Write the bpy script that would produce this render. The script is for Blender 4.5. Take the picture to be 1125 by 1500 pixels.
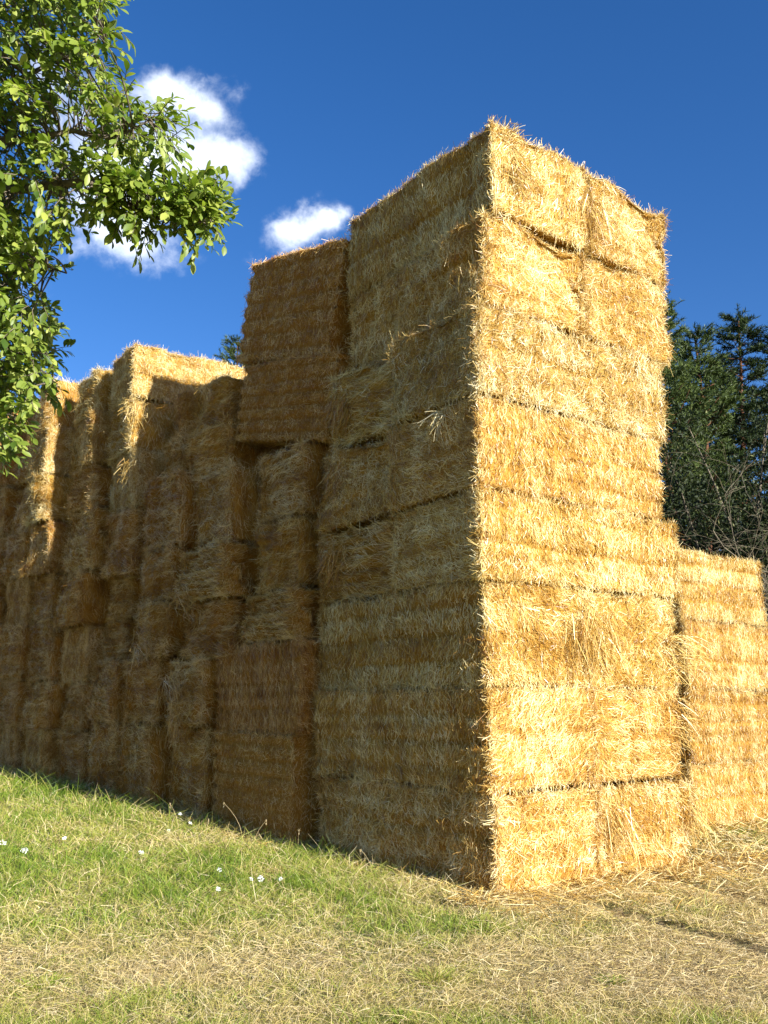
import bpy, math
import numpy as np
from mathutils import Vector, Matrix

for o in list(bpy.data.objects):
    bpy.data.objects.remove(o)
SC = bpy.context.scene
COL = SC.collection
R = math.radians
rng = np.random.default_rng(11)

# ------------------------------------------------------------------ camera
FPX, PITCH, EYE = 1333.0, R(12.07), 1.6
cam = bpy.data.cameras.new('camera')
cam.sensor_fit = 'VERTICAL'
cam.sensor_height = 24.0
cam.lens = 24.0 * FPX / 1500.0
cam.clip_start, cam.clip_end = 0.05, 3000
cam_o = bpy.data.objects.new('camera', cam)
COL.objects.link(cam_o)
cam_o.location = (0, 0, EYE)
cam_o.rotation_euler = (R(90) + PITCH, 0, 0)
SC.camera = cam_o

# ------------------------------------------------------------------ light
P0 = np.array([0.945, 8.39])            # foot of the near tower's front corner
U = np.array([0.805, 0.593])            # along the sunlit face
W = np.array([-0.593, 0.805])           # along the shaded face
AZ, EL = R(7.0), R(19.5)
sh = -W * math.cos(AZ) + U * math.sin(AZ)
sun_dir = Vector((sh[0] * math.cos(EL), sh[1] * math.cos(EL), math.sin(EL))).normalized()
sun = bpy.data.lights.new('sun', 'SUN')
sun.energy = 5.0
sun.angle = R(0.5)
sun.color = (1.0, 0.99, 0.96)
sun_o = bpy.data.objects.new('sun', sun)
COL.objects.link(sun_o)
sun_o.rotation_euler = sun_dir.to_track_quat('Z', 'Y').to_euler()
sun_o.location = (6, -6, 12)

SC.view_settings.view_transform = 'Standard'
SC.view_settings.look = 'None'
SC.view_settings.exposure = 1.2
SC.view_settings.gamma = 1.0


def ray(x, y):
    X, V = x - 562.5, 750.0 - y
    return np.array([X, FPX * math.cos(PITCH) - V * math.sin(PITCH), V * math.cos(PITCH) + FPX * math.sin(PITCH)])


def at(x, y, depth):
    d = ray(x, y)
    return np.array([0, 0, EYE]) + d / np.linalg.norm(d) * depth


class NT:
    """small node-tree helper"""
    def __init__(self, tree):
        self.t = tree
        tree.nodes.clear()

    def n(self, kind, **kw):
        nd = self.t.nodes.new(kind)
        for k, v in kw.items():
            if k.startswith('i_'):
                nd.inputs[k[2:].replace('_', ' ')].default_value = v
            else:
                setattr(nd, k, v)
        return nd

    def l(self, a, b):
        self.t.links.new(a, b)

    def val(self, x, sock):
        if isinstance(x, (int, float)):
            sock.default_value = x
        elif isinstance(x, tuple):
            sock.default_value = x
        else:
            self.l(x, sock)

    def m(self, op, a, b=0.0, c=None, clamp=False):
        nd = self.t.nodes.new('ShaderNodeMath')
        nd.operation = op
        nd.use_clamp = clamp
        self.val(a, nd.inputs[0])
        self.val(b, nd.inputs[1])
        if c is not None:
            self.val(c, nd.inputs[2])
        return nd.outputs[0]

    def v(self, op, a, b=(0, 0, 0), scale=None):
        nd = self.t.nodes.new('ShaderNodeVectorMath')
        nd.operation = op
        self.val(a, nd.inputs[0])
        self.val(b, nd.inputs[1])
        if scale is not None:
            self.val(scale, nd.inputs['Scale'])
        return nd.outputs['Value'] if op == 'DOT_PRODUCT' else nd.outputs['Vector']

    def mix(self, f, a, b, blend='MIX'):
        nd = self.t.nodes.new('ShaderNodeMix')
        nd.data_type = 'RGBA'
        nd.blend_type = blend
        self.val(f, nd.inputs[0])
        for x, s in ((a, nd.inputs[6]), (b, nd.inputs[7])):
            if isinstance(x, tuple) and len(x) == 3:
                x = x + (1.0,)
            self.val(x, s)
        return nd.outputs[2]

    def ramp(self, f, stops):
        nd = self.t.nodes.new('ShaderNodeValToRGB')
        cr = nd.color_ramp
        while len(cr.elements) < len(stops):
            cr.elements.new(0.5)
        for e, (p, c) in zip(cr.elements, stops):
            e.position = p
            e.color = tuple(c) + (1.0,) if len(c) == 3 else c
        self.val(f, nd.inputs[0])
        return nd.outputs[0]

    def noise(self, vec, scale, detail=4, rough=0.55, dist=0.0):
        nd = self.t.nodes.new('ShaderNodeTexNoise')
        self.l(vec, nd.inputs['Vector'])
        nd.inputs['Scale'].default_value = scale
        nd.inputs['Detail'].default_value = detail
        nd.inputs['Roughness'].default_value = rough
        nd.inputs['Distortion'].default_value = dist
        return nd.outputs[0]


# ------------------------------------------------------------------ world: sky and clouds
world = bpy.data.worlds.new('World')
SC.world = world
world.use_nodes = True
g = NT(world.node_tree)
sky = g.n('ShaderNodeTexSky', sky_type='NISHITA')
sky.sun_disc = False
sky.sun_elevation = EL
sky.sun_rotation = math.atan2(sun_dir.x, sun_dir.y)
sky.altitude = 200
sky.air_density = 1.0
sky.dust_density = 0.35
sky.ozone_density = 3.0
tc = g.n('ShaderNodeTexCoord').outputs['Generated']
dirv = g.v('NORMALIZE', tc)
cdir = ray(300, 260)
cdir = cdir / np.linalg.norm(cdir)
rt = np.cross(cdir, (0, 0, 1.0)); rt /= np.linalg.norm(rt)
upv = np.cross(rt, cdir)
dc = g.m('MAXIMUM', g.v('DOT_PRODUCT', dirv, tuple(cdir)), 0.05)
cx = g.m('DIVIDE', g.v('DOT_PRODUCT', dirv, tuple(rt)), dc)
cy = g.m('DIVIDE', g.v('DOT_PRODUCT', dirv, tuple(upv)), dc)
comb = g.n('ShaderNodeCombineXYZ')
g.l(cx, comb.inputs[0]); g.l(cy, comb.inputs[1])
pv = comb.outputs[0]
wx = g.m('SUBTRACT', g.noise(pv, 16, 5, 0.6), 0.5)
wy = g.m('SUBTRACT', g.noise(g.v('ADD', pv, (3.1, 7.7, 1.3)), 16, 5, 0.6), 0.5)
qx = g.m('ADD', cx, g.m('MULTIPLY', wx, 0.05))
qy = g.m('ADD', cy, g.m('MULTIPLY', wy, 0.05))


def tang(x, y):
    d = ray(x, y); d = d / np.linalg.norm(d)
    k = d @ cdir
    return d @ rt / k, d @ upv / k


def blobs(lst):
    acc = None
    for x, y, sx, sy, s in lst:
        bx, by = tang(x, y)
        ax = g.m('DIVIDE', g.m('SUBTRACT', qx, float(bx)), sx / 1333.0)
        ay = g.m('DIVIDE', g.m('SUBTRACT', qy, float(by)), sy / 1333.0)
        r2 = g.m('ADD', g.m('MULTIPLY', ax, ax), g.m('MULTIPLY', ay, ay))
        e = g.m('MULTIPLY', g.m('EXPONENT', g.m('MULTIPLY', r2, -1.0)), s)
        acc = e if acc is None else g.m('ADD', acc, e)
    return acc


thick = blobs([(228, 130, 38, 24, .9), (275, 150, 45, 22, .9), (312, 166, 26, 14, .6), (248, 215, 45, 30, .8), (300, 230, 50, 32, 1.0),
               (345, 226, 30, 26, .9), (205, 250, 60, 28, .7), (165, 290, 55, 38, 1.2), (175, 335, 56, 32, 1.0), (120, 200, 60, 60, .6),
               (60, 110, 50, 40, .6), (418, 338, 26, 20, .7), (452, 330, 30, 22, .85), (478, 308, 22, 18, .95), (492, 322, 16, 14, .5), (425, 362, 30, 18, .6),
               (30, 420, 50, 30, .35), (215, 372, 62, 26, .5), (372, 385, 18, 12, .3), (340, 130, 25, 14, .25), (100, 370, 40, 14, .3)])
fine = g.noise(pv, 42, 7, 0.62, 0.3)
big = g.noise(pv, 13, 4, 0.6)
dens = g.m('ADD', thick, g.m('MULTIPLY', g.m('MULTIPLY', thick, 4.0, clamp=True), g.m('ADD', g.m('MULTIPLY', g.m('SUBTRACT', fine, 0.5), 1.15), g.m('MULTIPLY', g.m('SUBTRACT', big, 0.5), 0.5))))
sm = g.n('ShaderNodeMapRange', interpolation_type='SMOOTHSTEP')
g.l(dens, sm.inputs[0])
sm.inputs[1].default_value = 0.12
sm.inputs[2].default_value = 1.3
front = g.m('GREATER_THAN', g.v('DOT_PRODUCT', dirv, tuple(cdir)), 0.3)
cm = g.m('MULTIPLY', g.m('MULTIPLY', sm.outputs[0], 0.95), front)
# deeper, more saturated blue towards the zenith
hsv = g.n('ShaderNodeHueSaturation')
hsv.inputs['Saturation'].default_value = 1.27
hsv.inputs['Value'].default_value = 1.0
g.l(sky.outputs[0], hsv.inputs['Color'])
skyc = g.mix(1.0, hsv.outputs[0], (0.88, 0.79, 0.96), 'MULTIPLY')
ccol = g.mix(g.m('MULTIPLY', g.m('SUBTRACT', big, 0.35, clamp=True), 1.6, clamp=True), (5.6, 6.3, 7.6), (8.0, 8.3, 8.8))
tot = g.mix(cm, skyc, ccol)
bg = g.n('ShaderNodeBackground')
g.l(tot, bg.inputs[0])
bg.inputs[1].default_value = 0.086
wo = g.n('ShaderNodeOutputWorld')
g.l(bg.outputs[0], wo.inputs[0])


# ------------------------------------------------------------------ numpy helpers
def _hash(ix, iy, iz, seed):
    h = (ix.astype(np.int64) * 73856093) ^ (iy.astype(np.int64) * 19349663) ^ (iz.astype(np.int64) * 83492791) ^ (seed * 2654435761)
    h = (h ^ (h >> 13)) * 1274126177
    h = h ^ (h >> 16)
    return (h & 0xFFFF) / 65535.0


def vnoise(p, scale=1.0, seed=0):
    """smooth value noise, -1..1; p (n,3)"""
    q = np.asarray(p, float) * scale + 100.37
    i = np.floor(q).astype(np.int64)
    f = q - i
    f = f * f * (3 - 2 * f)
    out = 0
    for dx in (0, 1):
        for dy in (0, 1):
            for dz in (0, 1):
                wgt = (f[:, 0] if dx else 1 - f[:, 0]) * (f[:, 1] if dy else 1 - f[:, 1]) * (f[:, 2] if dz else 1 - f[:, 2])
                out = out + wgt * _hash(i[:, 0] + dx, i[:, 1] + dy, i[:, 2] + dz, seed)
    return out * 2 - 1


def fbm(p, scale, seed, octv=3):
    a, s, t = 1.0, scale, 0
    for k in range(octv):
        t = t + a * vnoise(p, s, seed + k * 7)
        a *= 0.5
        s *= 2.1
    return t


def unit(v):
    return v / np.maximum(np.linalg.norm(v, axis=-1, keepdims=True), 1e-9)


class MB:
    """collects faces as arrays and links them as one mesh"""
    def __init__(self):
        self.V, self.F, self.T, self.M, self.S, self.n = [], [], [], [], [], 0

    def add(self, V, F, tone=0.5, mat=0, smooth=False):
        V = np.asarray(V, float).reshape(-1, 3)
        F = np.asarray(F, np.int64)
        self.V.append(V)
        self.F.append(F + self.n)
        self.T.append(np.broadcast_to(np.asarray(tone, float), (len(F),)))
        self.M.append(np.full(len(F), mat))
        self.S.append(np.full(len(F), smooth))
        self.n += len(V)

    def mesh(self, name, mats):
        me = bpy.data.meshes.new(name)
        V = np.concatenate(self.V)
        me.vertices.add(len(V))
        me.vertices.foreach_set('co', V.astype(np.float32).ravel())
        tot = np.concatenate([np.full(len(f), f.shape[1]) for f in self.F])
        idx = np.concatenate([f.ravel() for f in self.F])
        me.loops.add(len(idx))
        me.loops.foreach_set('vertex_index', idx.astype(np.int32))
        me.polygons.add(len(tot))
        st = np.concatenate(([0], np.cumsum(tot)[:-1]))
        me.polygons.foreach_set('loop_start', st.astype(np.int32))
        me.polygons.foreach_set('loop_total', tot.astype(np.int32))
        me.polygons.foreach_set('material_index', np.concatenate(self.M).astype(np.int32))
        me.polygons.foreach_set('use_smooth', np.concatenate(self.S))
        at_ = me.attributes.new('tone', 'FLOAT', 'FACE')
        at_.data.foreach_set('value', np.concatenate(self.T).astype(np.float32))
        for m_ in mats:
            me.materials.append(m_)
        me.update(calc_edges=True)
        return me

    def obj(self, name, mats, parent=None):
        o = bpy.data.objects.new(name, self.mesh(name, mats))
        COL.objects.link(o)
        if parent is not None:
            o.parent = parent
        return o


def ribbons(mb, p, d, L, w, side, bend, tone, mat=0, seg=2, taper=0.7):
    """thin bent strips: p start, d direction, L length, w width, side = width axis, bend = sag vector (at the tip)"""
    n = len(p)
    ts = np.linspace(0, 1, seg + 1)
    V = np.zeros((n, seg + 1, 2, 3))
    for k, t in enumerate(ts):
        c = p + d * (L * t)[:, None] + bend * (t * t)
        hw = (w * 0.5 * (1 - (1 - taper) * t))[:, None]
        V[:, k, 0] = c - side * hw
        V[:, k, 1] = c + side * hw
    base = (np.arange(n) * (seg + 1) * 2)[:, None]
    F = []
    for k in range(seg):
        F.append(np.concatenate([base + 2 * k, base + 2 * k + 1, base + 2 * k + 3, base + 2 * k + 2], axis=1))
    F = np.stack(F, 1).reshape(-1, 4)
    mb.add(V, F, np.repeat(np.broadcast_to(tone, (n,)), seg), mat)


def tube(mb, pts, rad, k=6, tone=0.5, mat=0):
    pts = np.asarray(pts, float)
    n = len(pts)
    rad = np.broadcast_to(np.asarray(rad, float), (n,))
    tg = unit(np.gradient(pts, axis=0))
    ref = np.array([0.31, 0.17, 0.93]) if abs(tg[0, 2]) < 0.9 else np.array([0.95, 0.2, 0.1])
    a = unit(np.cross(tg, ref))
    b = np.cross(tg, a)
    ang = np.linspace(0, 2 * math.pi, k, endpoint=False)
    V = pts[:, None] + rad[:, None, None] * (np.cos(ang)[None, :, None] * a[:, None] + np.sin(ang)[None, :, None] * b[:, None])
    i = np.arange(n - 1)[:, None] * k
    j = np.arange(k)[None]
    F = np.stack([i + j, i + (j + 1) % k, i + k + (j + 1) % k, i + k + j], -1).reshape(-1, 4)
    mb.add(V, F, tone, mat, True)


def tag(o, label=None, cat=None, group=None, kind=None):
    if label: o['label'] = label
    if cat: o['category'] = cat
    if group: o['group'] = group
    if kind: o['kind'] = kind
    return o


def empty(name, loc):
    o = bpy.data.objects.new(name, None)
    COL.objects.link(o)
    o.location = [float(c) for c in loc]
    return o


def new_mat(name):
    m_ = bpy.data.materials.new(name)
    m_.use_nodes = True
    return m_, NT(m_.node_tree)


def finish(t, color, rough=0.7, normal=None, spec=0.3, trans=None, trf=0.4):
    bs = t.n('ShaderNodeBsdfPrincipled')
    t.val(color, bs.inputs['Base Color'])
    t.val(rough, bs.inputs['Roughness'])
    bs.inputs['Specular IOR Level'].default_value = spec
    if normal is not None:
        t.l(normal, bs.inputs['Normal'])
    out = t.n('ShaderNodeOutputMaterial')
    if trans is None:
        t.l(bs.outputs[0], out.inputs[0])
    else:
        tr = t.n('ShaderNodeBsdfTranslucent')
        t.val(trans, tr.inputs[0])
        mx = t.n('ShaderNodeMixShader')
        mx.inputs[0].default_value = trf
        t.l(bs.outputs[0], mx.inputs[1]); t.l(tr.outputs[0], mx.inputs[2])
        t.l(mx.outputs[0], out.inputs[0])
    return bs


# ------------------------------------------------------------------ materials
def straw_ramp(t, f):
    return t.ramp(f, [(0.0, (0.17, 0.068, 0.010)), (0.25, (0.36, 0.178, 0.026)), (0.5, (0.54, 0.338, 0.078)), (0.75, (0.73, 0.555, 0.205)), (1.0, (0.91, 0.80, 0.48))])


M_straw, t = new_mat('straw')
tone = t.n('ShaderNodeAttribute', attribute_name='tone').outputs['Fac']
oi = t.n('ShaderNodeObjectInfo')
pos = t.n('ShaderNodeTexCoord').outputs['Object']
rnd = t.m('MULTIPLY', t.m('SUBTRACT', oi.outputs['Random'], 0.5), 0.08)
patch = t.m('MULTIPLY', t.m('SUBTRACT', t.noise(pos, 3.1, 3), 0.5), 0.30)
ff = t.m('ADD', t.m('ADD', tone, rnd), patch, clamp=True)
c = t.mix(1.0, straw_ramp(t, ff), oi.outputs['Color'], 'MULTIPLY')
finish(t, c, 0.36, None, 0.5, c, 0.08)

M_core, t = new_mat('packed_straw')
oi = t.n('ShaderNodeObjectInfo')
pos = t.n('ShaderNodeTexCoord').outputs['Object']
sc = t.n('ShaderNodeMapping'); sc.inputs['Scale'].default_value = (60, 60, 14)
t.l(pos, sc.inputs[0])
n1 = t.noise(sc.outputs[0], 1.0, 4, 0.65, 1.2)
n2 = t.noise(pos, 4.0, 4)
f2 = t.m('ADD', t.m('MULTIPLY', n1, 0.7), t.m('MULTIPLY', n2, 0.4), clamp=True)
f2 = t.m('SUBTRACT', f2, 0.22, clamp=True)
c = t.mix(1.0, straw_ramp(t, f2), oi.outputs['Color'], 'MULTIPLY')
bp = t.n('ShaderNodeBump'); bp.inputs['Strength'].default_value = 0.9; bp.inputs['Distance'].default_value = 0.02
t.l(n1, bp.inputs['Height'])
finish(t, c, 0.8, bp.outputs[0], 0.1)

M_grass, t = new_mat('grass_blade')
tone = t.n('ShaderNodeAttribute', attribute_name='tone').outputs['Fac']
c = t.ramp(tone, [(0.0, (0.084, 0.156, 0.013)), (0.22, (0.229, 0.312, 0.029)), (0.45, (0.422, 0.379, 0.084)), (0.6, (0.553, 0.435, 0.146)), (0.8, (0.673, 0.501, 0.233)), (1.0, (0.850, 0.724, 0.423))])
finish(t, c, 0.5, None, 0.3, c, 0.3)

M_leaf, t = new_mat('leaf')
tone = t.n('ShaderNodeAttribute', attribute_name='tone').outputs['Fac']
c = t.ramp(tone, [(0.0, (0.054, 0.099, 0.013)), (0.5, (0.171, 0.225, 0.031)), (1.0, (0.342, 0.369, 0.072))])
tcol = t.mix(1.0, c, (1.5, 1.7, 0.7), 'MULTIPLY')
finish(t, c, 0.45, None, 0.4, tcol, 0.34)

M_needle, t = new_mat('conifer_needles')
tone = t.n('ShaderNodeAttribute', attribute_name='tone').outputs['Fac']
c = t.ramp(tone, [(0.0, (0.007, 0.016, 0.006)), (0.5, (0.030, 0.053, 0.011)), (1.0, (0.106, 0.142, 0.030))])
finish(t, c, 0.55, None, 0.3, c, 0.15)

M_bushleaf, t = new_mat('shrub_leaf')
tone = t.n('ShaderNodeAttribute', attribute_name='tone').outputs['Fac']
c = t.ramp(tone, [(0.0, (0.008, 0.015, 0.004)), (0.6, (0.032, 0.042, 0.011)), (1.0, (0.141, 0.142, 0.054))])
finish(t, c, 0.6, None, 0.2, c, 0.15)

M_bark, t = new_mat('bark')
pos = t.n('ShaderNodeTexCoord').outputs['Object']
mp = t.n('ShaderNodeMapping'); mp.inputs['Scale'].default_value = (22, 22, 5); t.l(pos, mp.inputs[0])
n1 = t.noise(mp.outputs[0], 1.0, 5, 0.65)
c = t.ramp(n1, [(0.3, (0.06, 0.045, 0.03)), (0.7, (0.23, 0.19, 0.13))])
bp = t.n('ShaderNodeBump'); bp.inputs['Strength'].default_value = 0.6; bp.inputs['Distance'].default_value = 0.02
t.l(n1, bp.inputs['Height'])
finish(t, c, 0.85, bp.outputs[0], 0.15)

M_pbark, t = new_mat('pine_bark')
pos = t.n('ShaderNodeTexCoord').outputs['Object']
n1 = t.noise(pos, 6.0, 5, 0.65)
finish(t, t.ramp(n1, [(0.3, (0.07, 0.03, 0.018)), (0.7, (0.22, 0.10, 0.05))]), 0.85, None, 0.15)

M_dead, t = new_mat('bare_wood')
pos = t.n('ShaderNodeTexCoord').outputs['Object']
n1 = t.noise(pos, 9.0, 4)
finish(t, t.ramp(n1, [(0.3, (0.10, 0.08, 0.05)), (0.7, (0.28, 0.23, 0.15))]), 0.8, None, 0.2)

M_petal, t = new_mat('white_petal')
finish(t, (0.85, 0.85, 0.80, 1), 0.6, None, 0.2, (0.8, 0.8, 0.75, 1), 0.3)
M_disc, t = new_mat('flower_centre')
finish(t, (0.65, 0.6, 0.3, 1), 0.7)

M_ground, t = new_mat('meadow_soil')
tone = t.n('ShaderNodeAttribute', attribute_name='tone').outputs['Fac']
pos = t.n('ShaderNodeTexCoord').outputs['Object']
n1 = t.noise(pos, 1.3, 6, 0.6)
n2 = t.noise(pos, 38.0, 5, 0.7)
n3 = t.noise(pos, 0.35, 3)
gr = t.ramp(t.m('ADD', t.m('MULTIPLY', n2, 0.7), t.m('MULTIPLY', n1, 0.4)), [(0.3, (0.07, 0.09, 0.02)), (0.55, (0.19, 0.20, 0.06)), (0.8, (0.38, 0.33, 0.13))])
dr = t.ramp(n2, [(0.3, (0.18, 0.125, 0.06)), (0.5, (0.42, 0.32, 0.15)), (0.7, (0.62, 0.50, 0.26))])
c = t.mix(t.m('ADD', tone, t.m('MULTIPLY', t.m('SUBTRACT', n1, 0.5), 0.8), clamp=True), gr, dr)
bp = t.n('ShaderNodeBump'); bp.inputs['Strength'].default_value = 0.8; bp.inputs['Distance'].default_value = 0.03
t.l(n2, bp.inputs['Height'])
finish(t, c, 0.9, bp.outputs[0], 0.1)


# ------------------------------------------------------------------ ground
def xy(a, b):
    return P0 + np.outer(np.atleast_1d(a), U) + np.outer(np.atleast_1d(b), W)


def on_ground(x, y):
    """world point of a photo pixel on the ground (iterated)"""
    d = ray(x, y)
    z = 0.0
    for _ in range(6):
        p = np.array([0, 0, EYE]) + d * ((z - EYE) / d[2])
        z = float(gz(p[None, :2], False)[0])
    return p[0], p[1]


RUTS = []


def seg_dist(p, a, b):
    a, b = np.array(a), np.array(b)
    v = b - a
    s = np.clip(((p - a) @ v) / (v @ v), 0, 1)
    return np.linalg.norm(p - (a + s[:, None] * v), axis=1)


def rut_mask(p):
    m_ = np.zeros(len(p))
    for a, b, wd in RUTS:
        d = seg_dist(p, a, b) + 0.05 * vnoise(np.c_[p * 3.0, np.zeros(len(p))], 1.0, 5)
        m_ = np.maximum(m_, np.clip(1 - d / wd, 0, 1))
    return m_


GZ0 = 0.0


def gz(p, ruts=True):
    p = np.asarray(p, float)
    b = (p - P0) @ W
    s = 0.5 * (b + np.sqrt(b * b + 1.0)) - 0.5          # smooth max(b, 0)
    s = np.clip(s, 0, None)
    z = 0.04 * np.minimum(s, 26 + 0.0 * s)
    q = np.c_[p, np.zeros(len(p))]
    z = z + 0.02 * vnoise(q, 1.1, 3) * 1.0 + 0.01 * vnoise(q, 3.7, 4) - GZ0
    if ruts and RUTS:
        m_ = rut_mask(p)
        z = z - 0.07 * m_ * m_ * (3 - 2 * m_)
    return z


GZ0 = float(gz(P0[None])[0]) + 0.015
r_pts = [on_ground(x, y) for x, y in [(935, 1276), (1000, 1296), (1060, 1308), (1180, 1345)]]
RUTS += [(r_pts[i], r_pts[i + 1], 0.13) for i in range(3)]
r_pts = [on_ground(x, y) for x, y in [(880, 1330), (960, 1350), (1070, 1380), (1200, 1425)]]
RUTS += [(r_pts[i], r_pts[i + 1], 0.15) for i in range(3)]


def dryness(p):
    """0 lush .. 1 bare/dry"""
    q = np.c_[p, np.zeros(len(p))]
    x, y = p[:, 0], p[:, 1]
    b = (p - P0) @ W
    a = (p - P0) @ U
    d = 0.42 + 0.24 * fbm(q, 0.8, 21, 3) + 0.20 * vnoise(q, 3.0, 25) + 0.08 * vnoise(q, 9.0, 26)
    band = np.exp(-((y - 6.1 - 0.06 * x) / 0.8) ** 2)
    d = d + 0.33 * band
    d = d + 0.17 / (1 + np.exp(-(x - 1.0) * 1.4)) * (y < 12)
    d = d - 0.14 * np.exp(-((y - 8.0) / 1.2) ** 2) * (x < 0.6)
    d = d - 0.22 * np.exp(-((y - 4.95) / 0.35) ** 2)
    d = d - 0.12 * (b > 2) - 0.07 / (1 + np.exp((x - 0.3) * 2.0)) * (y > 6.6)
    near = np.exp(-np.clip(-b, 0, 9) / 0.35) * (a > -0.2) * (a < 3.6) * (b < 0.2)
    d = d + 0.35 * near
    return np.clip(d, 0, 1)


xs = np.unique(np.concatenate([-np.geomspace(14, 900, 26), np.arange(-14, 12, 0.11), np.geomspace(12, 900, 26)]))
ys = np.unique(np.concatenate([-np.geomspace(2, 900, 22), np.arange(-2, 3, 0.4), np.arange(3, 22, 0.09), np.geomspace(22, 900, 30)]))
GX, GY = np.meshgrid(xs, ys, indexing='ij')
gp = np.c_[GX.ravel(), GY.ravel()]
GZ = gz(gp)
nx, ny = len(xs), len(ys)
ii = (np.arange(nx - 1)[:, None] * ny + np.arange(ny - 1)[None]).ravel()
F = np.stack([ii, ii + ny, ii + ny + 1, ii + 1], 1)
mb = MB()
fc = gp[F].mean(1)
gt = np.clip((dryness(fc) - 0.35) * 1.5, 0, 1)
gt = np.maximum(gt, np.clip(rut_mask(fc) * 2, 0, 1))
mb.add(np.c_[gp, GZ], F, gt, 0, True)
tag(mb.obj('ground', [M_ground]), kind='structure')

# ------------------------------------------------------------------ bales
BL, BW, BH = 2.6, 1.3, 0.92


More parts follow.
